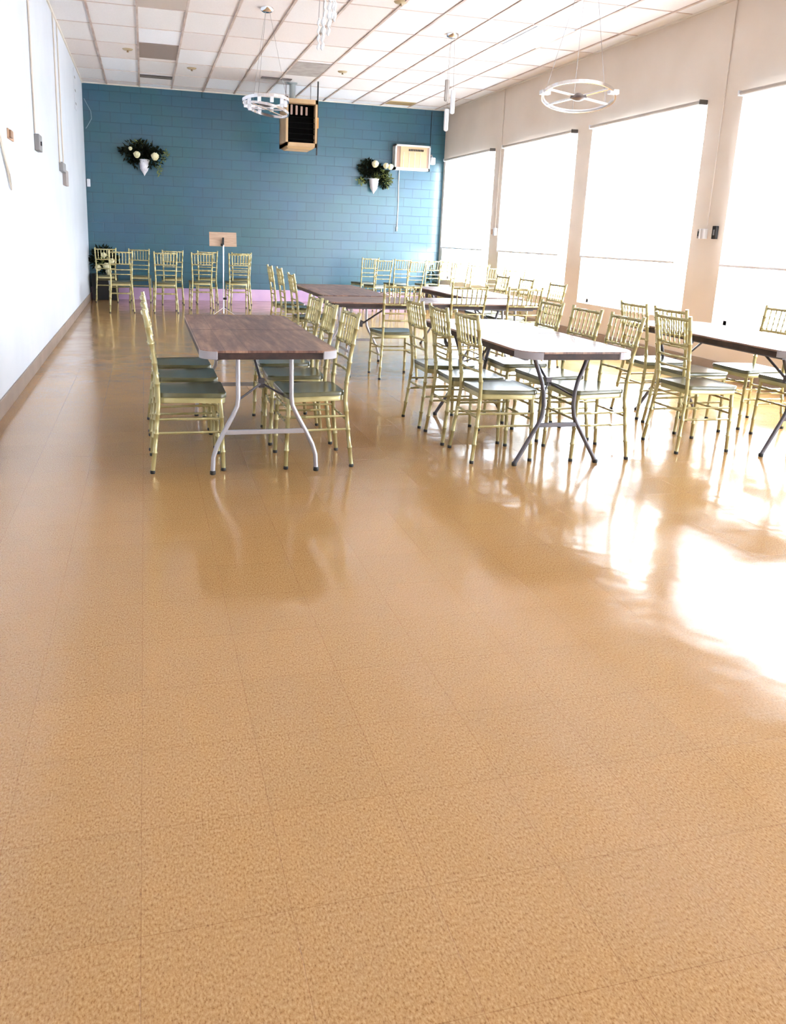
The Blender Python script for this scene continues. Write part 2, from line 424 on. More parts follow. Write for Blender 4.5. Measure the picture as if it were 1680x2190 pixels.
# ------------------------------------------------------------------ chairs
def post_pts(s):
    return [(s * .195, 0, 0.012), (s * .181, .022, .20), (s * .165, .042, .41), (s * .163, .040, .50), (s * .172, .018, .70), (s * .184, -.022, .935)]
def px_at(z):
    P = post_pts(1)
    for a, b in zip(P, P[1:]):
        if a[2] <= z <= b[2]:
            f = (z - a[2]) / (b[2] - a[2]); return a[0] + (b[0] - a[0]) * f, a[1] + (b[1] - a[1]) * f
def trap(bm, yb, yf, wb, wf, z0, z1, r=0.03, crown=0.0):
    pts = []
    for (cx, cy, a0) in ((wf - r, yf - r, 0), (-wf + r, yf - r, 90), (-wb + r, yb + r, 180), (wb - r, yb + r, 270)):
        for k in range(6):
            a = math.radians(a0 + 90 * k / 5); pts.append((cx + r * math.cos(a), cy + r * math.sin(a)))
    cxm, cym = 0, (yb + yf) / 2
    def ring(z, sc=1): return [bm.verts.new((cxm + (x - cxm) * sc, cym + (y - cym) * sc, z)) for x, y in pts]
    rs = [ring(z0), ring(z1 - 0.004), ring(z1, 0.985)]
    if crown: rs.append(ring(z1 - crown, 0.8))
    n = len(pts)
    for a, b in zip(rs, rs[1:]):
        for k in range(n): bm.faces.new((a[k], a[(k + 1) % n], b[(k + 1) % n], b[k]))
    bm.faces.new(rs[0][::-1]); bm.faces.new(rs[-1])
    return bm
def make_chair():
    t = thing('bamboo_chair', 'x', 'chair')
    obj('seat', trap(NB(), .045, .425, .168, .205, .440, .466, .04, .004), SEAT, t, True)
    obj('seat_frame', trap(NB(), .050, .418, .160, .198, .408, .441, .035), GOLD, t, True)
    for s in (-1, 1):
        l = obj('leg', bam(NB(), post_pts(s), .0128, (.12, .24, .36, .55, .68, .80, .90), 8), GOLD, t, True)
        obj('foot_tip', lathe(NB(), [(.013, 0), (.0145, .003), (.0145, .016), (.0125, .02)], (s * .195, 0, 0), 8), RUBBER, l, True)
        l = obj('leg', bam(NB(), [(s * .190, .405, .012), (s * .186, .398, .25), (s * .182, .390, .43)], .0125, (.25, .5, .74), 8), GOLD, t, True)
        obj('foot_tip', lathe(NB(), [(.013, 0), (.0145, .003), (.0145, .016), (.0125, .02)], (s * .190, .405, 0), 8), RUBBER, l, True)
    for nm, z, r in (('top_rail', .908, .0105), ('back_rail', .735, .009), ('back_rail', .650, .0075), ('back_rail', .580, .0075)):
        x, y = px_at(z)
        bow = -.012
        obj(nm, bam(NB(), [(-x, y, z), (-x / 2, y + bow, z), (0, y + bow * 1.3, z), (x / 2, y + bow, z), (x, y, z)], r, (.2, .5, .8), 8), GOLD, t, True)
    x1, y1 = px_at(.908); x0, y0 = px_at(.735)
    for k in range(6):
        f = (k + 1) / 7 * 2 - 1
        b = -.013 * (1 - f * f)
        obj('spindle', bam(NB(), [(x0 * f, y0 + b, .735), (x1 * f, y1 + b, .908)], .0062, (.12, .38, .62, .88), 6), GOLD, t, True)
    def rear(z): x, y = px_at(z); return x, y
    for z in (.235, .315):
        x, y = rear(z)
        for s in (-1, 1):
            obj('stretcher', bam(NB(), [(s * x, y, z), (s * .186, .398, z)], .0072, (.3, .7), 6), GOLD, t, True)
    for z in (.275, .365):
        obj('stretcher', bam(NB(), [(-.186, .398, z), (.186, .398, z)], .0072, (.2, .4, .6, .8), 6), GOLD, t, True)
    x, y = rear(.29)
    obj('stretcher', bam(NB(), [(-x, y, .29), (x, y, .29)], .0072, (.25, .5, .75), 6), GOLD, t, True)
    return t
def dup(root):
    r = root.copy(); C.objects.link(r)
    for ch in list(root.children):
        c = ch.copy(); C.objects.link(c); c.parent = r
        for g in ch.children:
            d = g.copy(); C.objects.link(d); d.parent = c
    return r
proto = make_chair(); used = []
def chair(x, y, rz, label, group, zs=1.0, w=1.0):
    o = proto if not used else dup(proto)
    used.append(o)
    o.location = (x, y, 0); o.rotation_euler = (0, 0, math.radians(rz)); o.scale = (w, w, zs)
    o['label'] = label; o['category'] = 'chair'; o['group'] = group
    return o
R_ = -90; L_ = 90        # facing +x / facing -x
gA = 'gold chairs around the nearest left table'
chair(0.010, 4.80, R_, 'gold bamboo-style chair left of the brown table, nearest of its three', gA)
chair(0.005, 5.31, R_, 'gold bamboo-style chair left of the brown table, middle of its three', gA)
chair(0.000, 5.81, R_ + 1, 'gold bamboo-style chair left of the brown table, farthest of its three', gA)
chair(1.185, 4.79, L_ + 1, 'gold bamboo-style chair right of the brown table on silver legs, nearest of its three', gA)
chair(1.185, 5.34, L_ - 2, 'gold bamboo-style chair right of the brown table on silver legs, middle of its three', gA)
chair(1.190, 5.88, L_ + 2, 'gold bamboo-style chair right of the brown table on silver legs, farthest of its three', gA)
gB = 'gold chairs around the centre table with glossy top'
chair(1.965, 4.76, R_, 'gold chair on the left side of the glossy centre table, nearest of three', gB)
hookchair = chair(1.945, 5.22, R_ - 2, 'gold chair left of the centre table with a black hook on its back', gB)
chair(1.940, 5.72, R_, 'gold chair on the left side of the glossy centre table, farthest of three', gB)
chair(3.045, 4.72, L_, 'gold chair on the window side of the centre table, nearest of three', gB)
chair(3.050, 5.24, L_ + 2, 'gold chair on the window side of the centre table, middle of three', gB)
chair(3.055, 5.78, L_ - 2, 'gold chair on the window side of the centre table, farthest of three', gB)
gG = 'gold chairs around the table cut by the right edge'
chair(3.485, 4.80, R_, 'gold chair pulled out from the left side of the right-edge table, nearest', gG)
chair(3.840, 5.33, R_ + 2, 'gold chair pushed under the left side of the right-edge table', gG)
chair(3.850, 5.83, R_ - 1, 'gold chair at the far left corner of the right-edge table', gG)
chair(4.880, 5.40, L_, 'gold chair on the window side of the right-edge table, the far one', gG, 1.01)
chair(4.880, 4.88, L_ + 1, 'gold chair on the window side of the right-edge table, cut by the frame', gG, 1.01)
gD = 'gold chairs along the near side of the long crosswise table'
chair(2.405, 7.56, 0, 'gold chair with its back to camera at the left part of the crosswise table', gD)
chair(3.110, 7.58, -1, 'gold chair with its back to camera at the middle of the crosswise table', gD)
chair(3.700, 7.55, 1, 'gold chair with its back to camera at the right end of the crosswise table', gD)
gC = 'gold chairs along the left of the far left table'
chair(1.60, 9.10, R_, 'gold chair seen edge-on left of the far brown table, nearest of three', gC, 1.01)
chair(1.63, 10.15, R_, 'gold chair seen edge-on left of the far brown table, middle of three', gC, 1.03)
chair(1.60, 10.75, R_, 'gold chair seen edge-on left of the far brown table, farthest of three', gC, 1.03)
gF = 'gold chairs on the window side of the far right table'
chair(4.50, 8.40, L_, 'backlit gold chair on the window side of the far right table, nearest', gF)
chair(4.53, 9.25, L_, 'backlit gold chair on the window side of the far right table, middle', gF, 1.01)
chair(4.50, 9.88, L_, 'backlit gold chair on the window side of the far right table, farthest', gF, 1.01)
gL = 'rows of gold chairs facing the blue wall, left block'
for x, y, rz, zs, lab in (
    (-0.71, 15.95, 2, 1.07, 'gold chair in the left corner in front of the dark flower planter'),
    (-0.385, 13.95, 3, 1.08, 'gold chair nearest the white left wall in the front row of the left block'),
    (-0.110, 16.00, -2, 1.07, 'gold chair of the back row, between the corner chair and the second pair'),
    (0.325, 14.00, 2, 1.08, 'gold chair second from the left in the row facing the blue wall'),
    (0.490, 15.60, 0, 1.07, 'gold chair half hidden behind the second chair of the left block'),
    (0.960, 14.60, 2, 1.07, 'gold chair just left of the music stand, in the nearer row'),
    (1.140, 15.80, 0, 1.07, 'gold chair just left of the music stand, in the farther row'),
    (1.615, 14.70, 2, 1.07, 'gold chair just right of the music stand, in the nearer row'),
    (1.780, 15.80, 0, 1.06, 'gold chair hidden behind the chair right of the music stand')):
    chair(x, y, rz, lab, gL, zs)
gR = 'rows of gold chairs facing the blue wall, right block'
for x, y, rz, zs, lab in (
    (4.275, 15.60, 14, 1.04, 'pale gold chair leftmost of the four below the right flower sconce'),
    (4.345, 14.90, 12, 1.03, 'pale gold chair second of the four below the right flower sconce, nearer row'),
    (4.945, 15.60, 12, 1.03, 'pale gold chair third of the four below the right flower sconce'),
    (5.000, 14.90, 10, 1.02, 'pale gold chair rightmost of the four, below the air conditioner'),
    (5.640, 15.70, 10, 1.02, 'pale chair in the far right corner against the blue wall'),
    (5.700, 15.05, 8, 1.04, 'backlit chair in front of the window beside the blue wall, farther row'),
    (5.690, 14.40, 12, 1.03, 'backlit chair in front of the window beside the blue wall, middle row'),
    (5.800, 13.70, 8, 1.02, 'backlit chair in front of the window beside the blue wall, nearest row'),
    (5.820, 13.05, 14, 1.0, 'chair in front of the narrow beige pier between the two far windows'),
    (5.850, 12.35, 10, 1.0, 'backlit chair in front of the second window from the blue wall')):
    chair(x, y, rz, lab, gR, zs)

# small black hook hanging on the lower back rail of a chair
hk = NB()
tube(hk, [(0, -.075, .03), (0, -.078, .0), (0, -.060, -.03), (0, -.03, -.042), (0, .0, -.038), (0, .03, -.03), (0, .05, -.028)], [.008, .010, .013, .014, .013, .010, .007], 8)
o = obj('hook', hk, BLACK, None, True); o.location = (1.985, 5.14, .715); o.rotation_euler = (0, 0, PI)
setp(o, 'small black curved hook hanging from the back rail of a gold chair', 'hook')

# ------------------------------------------------------------------ folding tables
def round_rect(hx, hy, r, n=7):
    P = []
    for cx, cy, a0 in ((hx - r, hy - r, 0), (-hx + r, hy - r, 90), (-hx + r, -hy + r, 180), (hx - r, -hy + r, 270)):
        for k in range(n):
            a = math.radians(a0 + 90 * k / (n - 1)); P.append((cx + r * math.cos(a), cy + r * math.sin(a)))
    return P
def slab(bm, P, z0, z1, inset=0.0):
    a = [bm.verts.new((x, y, z0)) for x, y in P]; b = [bm.verts.new((x, y, z1 - 0.002)) for x, y in P]
    m = len(P)
    mx = max(p[0] for p in P); my = max(p[1] for p in P)
    c = [bm.verts.new((x * (mx - .002) / mx, y * (my - .002) / my, z1)) for x, y in P]
    for p, q in ((a, b), (b, c)):
        for k in range(m): bm.faces.new((p[k], p[(k + 1) % m], q[(k + 1) % m], q[k]))
    bm.faces.new(a[::-1]); bm.faces.new(c)
    return bm
def table(loc, rz, length, label, style, group='wood-topped folding tables', width=0.76, seam=True, corners=True, r=0.09):
    t = thing('folding_table', label, 'table', (loc[0], loc[1], 0), math.radians(rz), group)
    hx, hy, H = width / 2, length / 2, 0.75
    top = obj('tabletop', slab(NB(), round_rect(hx, hy, r), H - 0.012, H), WOOD, t)
    obj('edge_band', slab(NB(), round_rect(hx - .002, hy - .002, r - .002), H - 0.048, H - 0.0125), EDGE, t)
    if seam: obj('fold_seam', box(NB(), -hx + .004, hx - .004, -.0025, .0025, H - .05, H + .0006), UNDER, t)
    if corners:
        for sx in (-1, 1):
            f = NB(); pts = []
            for k in range(9):
                a = math.radians(-2 - 86 * k / 8) if sx > 0 else math.radians(182 + 86 * k / 8)
                pts.append((sx * (hx - r) + math.cos(a) * (r + .0035), -hy + r + math.sin(a) * (r + .0035)))
            lo = [f.verts.new((x, y, H - .047)) for x, y in pts]; hi = [f.verts.new((x, y, H - .004)) for x, y in pts]
            li = [f.verts.new((x * .985, y + .006, H - .047)) for x, y in pts]; hi2 = [f.verts.new((x * .985, y + .006, H - .004)) for x, y in pts]
            for k in range(8):
                f.faces.new((lo[k], lo[k + 1], hi[k + 1], hi[k])); f.faces.new((li[k], hi2[k], hi2[k + 1], li[k + 1]))
                f.faces.new((hi[k], hi[k + 1], hi2[k + 1], hi2[k])); f.faces.new((lo[k], li[k], li[k + 1], lo[k + 1]))
            f.faces.new((lo[0], hi[0], hi2[0], li[0])); f.faces.new((lo[8], li[8], hi2[8], hi[8]))
            obj('corner_guard', f, PLASTIC_G, t, True)
    u = NB()
    for s in (-1, 1): box(u, s * .30 - .012, s * .30 + .012, -hy + .12, hy - .12, H - .068, H - .046)
    obj('underframe', u, STEEL_D, t)
    M = STEEL_L if style == 'A' else STEEL_D
    for e in (-1, 1):
        ye = e * (hy - .25)
        yf = e * (hy - .20)
        for s in (-1, 1):
            if style == 'A':
                P = [(s * .155, .70), (s * .155, .45), (s * .16, .40), (s * .185, .345), (s * .245, .235), (s * .28, .165), (s * .300, .10), (s * .305, .012)]
            else:
                P = [(s * .19, .70), (s * .165, .63), (s * .125, .53), (s * .108, .46), (s * .103, .38), (s * .112, .31), (s * .135, .26), (s * .285, .012)]
            pts = [(x, ye + (yf - ye) * (1 - z / .7), z) for x, z in P]
            l = obj('leg', tube(NB(), pts, .0135, 10), M, t, True)
            obj('foot_cap', lathe(NB(), [(.015, 0), (.017, .004), (.017, .02), (.0145, .024)], (pts[-1][0], pts[-1][1], 0), 10), RUBBER, l, True)
        zc, xc = (.245, .235) if style == 'A' else (.255, .138)
        yc = ye + (yf - ye) * (1 - zc / .7)
        obj('crossbar', box(NB(), -xc, xc, yc - .008, yc + .008, zc - .014, zc + .014, .004), M, t)
        obj('hinge_bar', tube(NB(), [(-.31, ye, .692), (.31, ye, .692)], .011, 8), M, t, True)
        hub = (0, ye - e * .14, .50)
        b = NB()
        for s in (-1, 1): tube(b, [hub, (s * (.157 if style == 'A' else .112), ye + (yf - ye) * .4, .43)], .0065, 6)
        tube(b, [hub, (-.03, ye - e * .42, .69)], .009, 6)
        box(b, -.018, .018, hub[1] - .012, hub[1] + .012, .475, .53)
        obj('folding_brace', b, STEEL_D, t)
    return t
table((0.652, 5.32), 0, 1.96, 'brown plank-top folding table on silver wishbone legs, nearest on the left', 'A')
table((2.505, 5.22), 0, 1.88, 'centre folding table with a glossy rounded top and dark legs', 'B', r=.13)
table((4.345, 5.22), 0, 1.90, 'folding table with dark legs cut off by the right edge of the photo', 'B', r=.10)
table((2.86, 7.99), 90, 2.26, 'long folding table set crosswise behind the two front tables', 'A', corners=False, r=.05)
table((2.22, 9.45), 0, 1.90, 'brown folding table running back behind the left end of the crosswise table', 'A', r=.05, corners=False)
table((3.83, 9.47), 0, 1.90, 'folding table near the windows behind the right end of the crosswise table', 'B', r=.10, corners=False)

# ------------------------------------------------------------------ music stand
t = thing('music_stand', 'tan music stand with silver pole between the chairs before the blue wall', 'music stand', (1.262, 13.9, 0))
M = Matrix.Translation((0, 0.04, 1.24)) @ Matrix.Rotation(math.radians(-14), 4, 'X')
obj('desk', box(NB(), -.225, .225, -.008, .008, -.118, .118, .004, M), noise_mix(mat('tan_wood_desk', (.5, .34, .24), .45), (.46, .31, .22), (.56, .40, .29), 8, stretch=(1, 1, 9)), t)
obj('pole', tube(NB(), [(0, -.03, 1.15), (0.0, -.03, .30)], .011, 10), CHROME, t, True)
obj('lower_pole', tube(NB(), [(0.0, -.03, .30), (0, -.03, .02)], .012, 10), WHITE_P, t, True)
obj('bracket', box(box(NB(), -.014, .014, -.035, .02, 1.14, 1.27, .004), -.04, .0, -.045, .0, 1.13, 1.17, .004), BLACK, t)
obj('knob', tube(NB(), [(0.0, -.03, .27), (0.05, -.05, .27)], [.022, .018], 8), BLACK, t, True)
f = NB()
for a in (90, 210, 330):
    ca, sa = math.cos(math.radians(a)), math.sin(math.radians(a))
    tube(f, [(0, -.03, .12), (.16 * ca, -.03 + .16 * sa, .03), (.20 * ca, -.03 + .20 * sa, .008)], .008, 6)
obj('tripod_base', f, CHROME, t, True)
# ------------------------------------------------------------------ unit heater hung from the ceiling
TANM = noise_mix(mat('tan_enamel_heater', (.55, .37, .20), .5), (.50, .33, .175), (.60, .41, .23), 3)
t = thing('unit_heater', 'tan box heater with dark louvred mouth hanging from the ceiling', 'heater', (2.68, 14.85, 3.24))
hx, hz = .275, .385
b = NB()
box(b, -hx, hx, -.25, .45, hz - .07, hz); box(b, -hx, hx, -.25, .45, -hz, -hz + .06)
box(b, -hx, -hx + .04, -.25, .45, -hz, hz); box(b, hx - .035, hx, -.25, .45, -hz, hz); box(b, -hx, hx, .40, .45, -hz, hz)
obj('cabinet', b, TANM, t)
b = NB(); bmv = box(b, -hx + .01, hx - .01, -.20, .40, -hz - .035, -hz + .01, 0)
for v in b.verts:
    if v.co.z < -hz - .02: v.co.x *= .8; v.co.y = .1 + (v.co.y - .1) * .8
obj('bottom_pan', b, TANM, t)
obj('mouth', box(NB(), -hx + .04, hx - .035, -.10, -.08, -hz + .06, hz - .07), MOUTH_SHADE, t)
PINK = mat('heater_tube_pink', (.55, .38, .33), .5)
for k in range(4):
    x = -.16 + k * .088
    obj('burner_tube', box(NB(), x - .018, x + .018, -.14, -.11, .14, .30 - .008 * k, .008), PINK, t)
for k in range(5):
    obj('louvre', box(NB(), -hx + .04, hx - .035, -.21, -.16, -hz + .12 + k * .09, -hz + .128 + k * .09), MOUTH_SHADE, t)
for x in (-.22, .22):
    obj('hanger_rod', tube(NB(), [(x, .12, hz - .01), (x, .12, HC - 3.24)], .008, 6), WIRE, t)
obj('flue', lathe(NB(), [(.055, hz - .01), (.055, HC - 3.24 - .03), (.085, HC - 3.24 - .02), (.085, HC - 3.24)], (-.09, .22, 0), 16), mat('galvanised_flue', (.40, .44, .44), .35, .6), t, True)
obj('motor', box(NB(), -hx - .01, -hx + .10, .10, .28, hz, hz + .09, .02), mat('brass_brown_motor', (.16, .10, .04), .5), t)
obj('gas_pipe', tube(NB(), [(hx + .03, -.1, HC - 3.24), (hx + .03, -.1, hz + .05), (hx + .035, -.1, .1), (hx + .03, -.1, -hz - .12)], .013, 8), BLACK, t, True)
obj('valve', box(NB(), hx, hx + .05, -.13, -.06, -.06, .12, .01), mat('orange_valve', (.55, .25, .05), .5), t)

# ------------------------------------------------------------------ air conditioner, cord, sensor
IV = mat('ivory_plastic', (.78, .74, .68), .4)
t = thing('air_conditioner', 'window-type air conditioner with tan grille set high in the blue wall', 'air conditioner', (5.34, YB, 2.965))
b = NB(); W2, H2 = .375, .245
box(b, -W2, W2, -.20, 0, H2 - .035, H2); box(b, -W2, W2, -.20, 0, -H2, -H2 + .05); box(b, -W2, -W2 + .03, -.20, 0, -H2, H2); box(b, W2 - .03, W2, -.20, 0, -H2, H2)
obj('frame', b, IV, t)
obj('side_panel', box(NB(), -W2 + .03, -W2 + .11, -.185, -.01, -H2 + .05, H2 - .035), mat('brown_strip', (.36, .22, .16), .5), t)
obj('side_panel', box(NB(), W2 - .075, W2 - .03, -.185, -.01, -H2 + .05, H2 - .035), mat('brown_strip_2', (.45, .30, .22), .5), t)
obj('front_panel', box(NB(), -W2 + .11, W2 - .075, -.195, -.01, -H2 + .05, H2 - .035, .005), mat('tan_grille', (.60, .43, .24), .5), t)
b = NB()
for k in range(9): box(b, -.09 + k * .036, -.065 + k * .036, -.203, -.19, .125, .165)
obj('vent_slot', b, BLACK, t)
b = NB()
for k in range(4): box(b, -.20 + k * .12, -.192 + k * .12, -.202, -.19, -.19, .10)
obj('grille_rib', b, IV, t)
cord = obj('power_cord', tube(NB(), [(5.115, YB - .03, 2.73), (5.118, YB - .012, 2.5), (5.130, YB - .012, 2.1), (5.128, YB - .012, 1.8), (5.125, YB - .014, 1.60), (5.12, YB - .02, 1.58), (5.12, YB - .02, 1.50)], [.009, .009, .009, .009, .010, .022, .012], 8), WHITE_P, None, True)
setp(cord, 'white power cord hanging down the blue wall under the air conditioner', 'cord')
t = thing('security_camera', 'small white camera on the blue wall right of the air conditioner', 'camera', (5.80, YB, 2.95))
obj('camera_body', box(NB(), -.05, .05, -.16, -.03, -.09, .05, .015), WHITE_P, t)
obj('mount', tube(NB(), [(0, 0, .09), (0, -.08, .05)], [.03, .02], 10), WHITE_P, t, True)
obj('camera_cable', tube(NB(), [(-.03, -.008, .10), (-.035, -.008, .5), (-.035, -.008, .95)], .007, 6), BLACK, t, True)

# ------------------------------------------------------------------ flowers
LEAF_D = noise_mix(mat('dark_green_leaf', (.012, .022, .01), .7, 0, .2), (.004, .007, .004), (.016, .026, .008), 20)
LEAF_L = noise_mix(mat('olive_leaf', (.16, .20, .05), .5), (.10, .14, .03), (.24, .27, .08), 20)
ROSE = noise_mix(mat('cream_rose_petal', (.75, .68, .40), .5), (.70, .62, .34), (.85, .80, .56), 30)
URN = noise_mix(mat('white_urn_plaster', (.72, .70, .74), .5), (.62, .60, .66), (.80, .79, .83), 14)
def leaf(bm, p, d, L, w):
    d = Vector(d).normalized(); s = d.cross(Vector((random.uniform(-1, 1), random.uniform(-1, 1), random.uniform(-1, 1)))).normalized()
    n = d.cross(s)
    p = Vector(p)
    vs = [bm.verts.new(p), bm.verts.new(p + d * L * .4 + s * w + n * w * .4), bm.verts.new(p + d * L), bm.verts.new(p + d * L * .4 - s * w + n * w * .4), bm.verts.new(p + d * L * .5 - n * w * .1)]
    for a, b_ in ((0, 1), (1, 2), (2, 3), (3, 0)): bm.faces.new((vs[a], vs[b_], vs[4]))
def foliage(bm, c, r, n, L=.07, w=.02, seed=1):
    random.seed(seed)
    for k in range(n):
        d = Vector((random.gauss(0, 1), random.gauss(0, 1), random.gauss(0, 1))).normalized()
        q = Vector((c[0] + d.x * r[0] * random.uniform(.1, 1), c[1] + d.y * r[1] * random.uniform(.1, 1), c[2] + d.z * r[2] * random.uniform(.1, 1)))
        q.y = min(q.y, -.03)
        dd = d + Vector((random.uniform(-.5, .5), -.2, random.uniform(-.5, .5)))
        if q.y + dd.normalized().y * L > -.01: dd.y = -abs(dd.y)
        leaf(bm, q, dd, L * random.uniform(.7, 1.3), w * random.uniform(.7, 1.3))
def rose(c, r, par, seed=0):
    random.seed(seed); f = NB()
    for lay, (rr, n, h) in enumerate(((.35, 3, .9), (.6, 5, .8), (.85, 6, .6), (1.0, 7, .35))):
        for k in range(n):
            a = 2 * PI * k / n + lay * .5
            pts = []
            for u in range(5):
                for v in range(4):
                    aa = a + (u / 4 - .5) * 2 * PI / n * 1.4
                    zz = -r * .9 + v / 3 * r * (.9 + h)
                    R = r * rr * (.35 + .65 * math.sin(PI * .5 * min(1, v / 2.2))) * (1 + .08 * math.sin(u * 2 + lay))
                    pts.append(f.verts.new((c[0] + R * math.cos(aa), c[1] + R * math.sin(aa), c[2] + zz - .12 * r * abs(u - 2))))
            for u in range(4):
                for v in range(3):
                    i = u * 4 + v; f.faces.new((pts[i], pts[i + 4], pts[i + 5], pts[i + 1]))
    return obj('rose', f, ROSE, par, True)
def urn(par, z1, h, r):
    f = NB(); n = 20
    prof = [(.02, -h), (.12, -h * .93), (.30, -h * .83), (.62, -h * .68), (.80, -h * .55), (.76, -h * .50), (.86, -h * .35), (.95, -h * .12), (1.08, -.01), (1.05, 0), (.9, -.01)]
    lathe(f, [(r * p[0], z1 + p[1]) for p in prof], (0, -r * 1.1, 0), n)
    for v in f.verts:
        a = math.atan2(v.co.y + r * 1.1, v.co.x); k = 1 + .05 * math.cos(8 * a)
        v.co.x *= k
    return obj('urn', f, URN, par, True)
t = thing('flower_sconce', 'white wall urn with cream roses and dark leaves on the left of the blue wall', 'flower sconce', (.03, YB, 2.62), 0, 'flower sconces on the blue wall')
urn(t, 0.02, .30, .095)
f = NB(); foliage(f, (-.06, -.10, .16), (.40, .09, .20), 620, .075, .024, 3); foliage(f, (.14, -.12, .04), (.22, .08, .16), 160, .07, .02, 5); foliage(f, (-.17, -.10, .04), (.14, .08, .15), 140, .07, .02, 6)
obj('foliage', f, LEAF_D, t)
f = NB(); foliage(f, (.40, -.12, .10), (.07, .04, .12), 50, .05, .013, 8); foliage(f, (.27, -.14, -.14), (.05, .04, .13), 46, .05, .013, 9); foliage(f, (-.06, -.15, .33), (.3, .04, .03), 16, .05, .01, 10)
obj('trailing_leaves', f, LEAF_L, t)
for c, r in (((-.245, -.20, .20), .035), ((-.13, -.22, .10), .062), ((.20, -.22, .085), .072)): rose(c, r, t)
t = thing('flower_sconce', 'white wall urn with cream roses on the blue wall left of the air conditioner', 'flower sconce', (4.56, YB, 2.50), 0, 'flower sconces on the blue wall')
urn(t, 0.02, .30, .10)
f = NB(); foliage(f, (-.12, -.07, .22), (.22, .06, .17), 420, .065, .022, 13); foliage(f, (.12, -.11, .12), (.18, .08, .15), 260, .065, .02, 14); foliage(f, (.22, -.11, -.03), (.10, .07, .12), 150, .06, .018, 15); foliage(f, (-.2, -.1, .02), (.09, .06, .08), 60, .05, .016, 17)
obj('foliage', f, LEAF_D, t)
f = NB(); foliage(f, (.29, -.13, .0), (.09, .04, .17), 150, .05, .014, 18); foliage(f, (.16, -.16, .12), (.10, .03, .12), 60, .05, .014, 19); foliage(f, (-.27, -.13, -.04), (.09, .04, .07), 60, .05, .013, 20); foliage(f, (.0, -.17, .06), (.10, .03, .04), 30, .04, .012, 21)
obj('trailing_leaves', f, LEAF_L, t)
for c, r in (((-.01, -.20, .31), .070), ((.215, -.21, .285), .058), ((.315, -.20, .27), .058)): rose(c, r, t)
t = thing('flower_planter', 'black box planter with yellow-cream flowers in the left corner behind a chair', 'planter', (-.74, 16.55, 0))
obj('box', box(NB(), -.26, .22, -.11, .13, 0, .50, .01), BLACK, t)
f = NB(); foliage(f, (-.03, -.06, .78), (.26, .09, .24), 520, .08, .026, 23)
obj('foliage', f, LEAF_D, t)
f = NB(); foliage(f, (.0, -.16, .70), (.20, .05, .18), 60, .06, .018, 24)
obj('trailing_leaves', f, LEAF_L, t)
for k, (c, r) in enumerate((((-.13, -.2, .62), .06), ((.02, -.22, .66), .065), ((.12, -.2, .75), .055), ((-.02, -.2, .86), .05), ((.06, -.22, .55), .055))): rose(c, r, t, k)
t = thing('potted_fir', 'tiny dark potted fir in the far right corner by the window', 'potted plant', (5.86, 16.45, 0))
obj('pot', lathe(NB(), [(.07, 0), (.10, .18), (.11, .42), (.10, .44)], (0, 0, 0), 14), mat('dark_pot', (.04, .04, .035), .6), t, True)
f = NB(); random.seed(31)
for k in range(220):
    z = random.uniform(.44, .84); rr = .13 * (1 - (z - .42) / .46)
    a = random.uniform(0, 2 * PI); leaf(f, (rr * .3 * math.cos(a), rr * .3 * math.sin(a), z), (math.cos(a), math.sin(a), -.2), rr + .02, .012)
obj('foliage', f, LEAF_D, t)

# ------------------------------------------------------------------ hanging fixtures
ACRY = mat('frosted_acrylic', (.80, .82, .86), .22, 0.0, .6)
DARKC = mat('dark_bronze_hub', (.12, .09, .08), .35, .6)
def band(bm, R, h, th, M, n=56):
    prof = [(R - th, -h / 2), (R, -h / 2), (R, h / 2), (R - th, h / 2)]
    rings = []
    for k in range(n):
        a = 2 * PI * k / n
        rings.append([bm.verts.new(M @ Vector((r * math.cos(a), r * math.sin(a), z))) for r, z in prof])
    for k in range(n):
        a, b_ = rings[k], rings[(k + 1) % n]
        for j in range(4): bm.faces.new((a[j], a[(j + 1) % 4], b_[(j + 1) % 4], b_[j]))
    return bm
def wires(t, ends, ztop, spread=.03):
    for k, e in enumerate(ends):
        a = 2 * PI * k / len(ends)
        obj('suspension_wire', tube(NB(), [e, (spread * math.cos(a), spread * math.sin(a), ztop)], .0022, 5), WIRE, t)
def canopy(t, z):
    obj('canopy', lathe(NB(), [(.05, z - .045), (.075, z - .03), (.08, z)], (0, 0, 0), 24), CHROME, t, True)
# ring chandelier on the right
t = thing('ring_chandelier', 'thin chrome ring chandelier with crossed arms hanging before the windows', 'chandelier', (3.90, 7.20, 2.69), 0, 'ring chandeliers')
view = math.atan2(3.9, 7.2)
M = Matrix.Rotation(-view, 4, 'Z') @ Matrix.Rotation(math.radians(-14), 4, 'X')
obj('ring', band(NB(), .335, .030, .012, M), CHROME, t, True)
obj('inner_ring', band(NB(), .318, .012, .006, Matrix.Translation((0, 0, .004)) @ M), ACRY, t, True)
for a, tl in ((32, 0), (-32, 0)):
    b = NB(); Mx = M @ Matrix.Rotation(math.radians(a), 4, 'Z')
    box(b, -.32, .32, -.012, .012, -.006, .008, .002, Mx); obj('arm', b, ACRY if a > 0 else CHROME, t)
obj('hub', lathe(NB(), [(.03, -.035), (.075, -.015), (.075, .0), (.02, .03)], (0, 0, 0), 20), DARKC, t, True)
for sx in (-1, 1):
    c = M @ Vector((sx * .30, -.10, 0)); obj('lamp_block', box(NB(), c.x - .045, c.x + .045, c.y - .03, c.y + .03, c.z - .02, c.z + .02, .006), ACRY, t)
wires(t, [tuple(M @ Vector((.335 * math.cos(a), .335 * math.sin(a), 0))) for a in (.7, 1.7, 2.9)], HC - 2.69 - .03)
canopy(t, HC - 2.69)
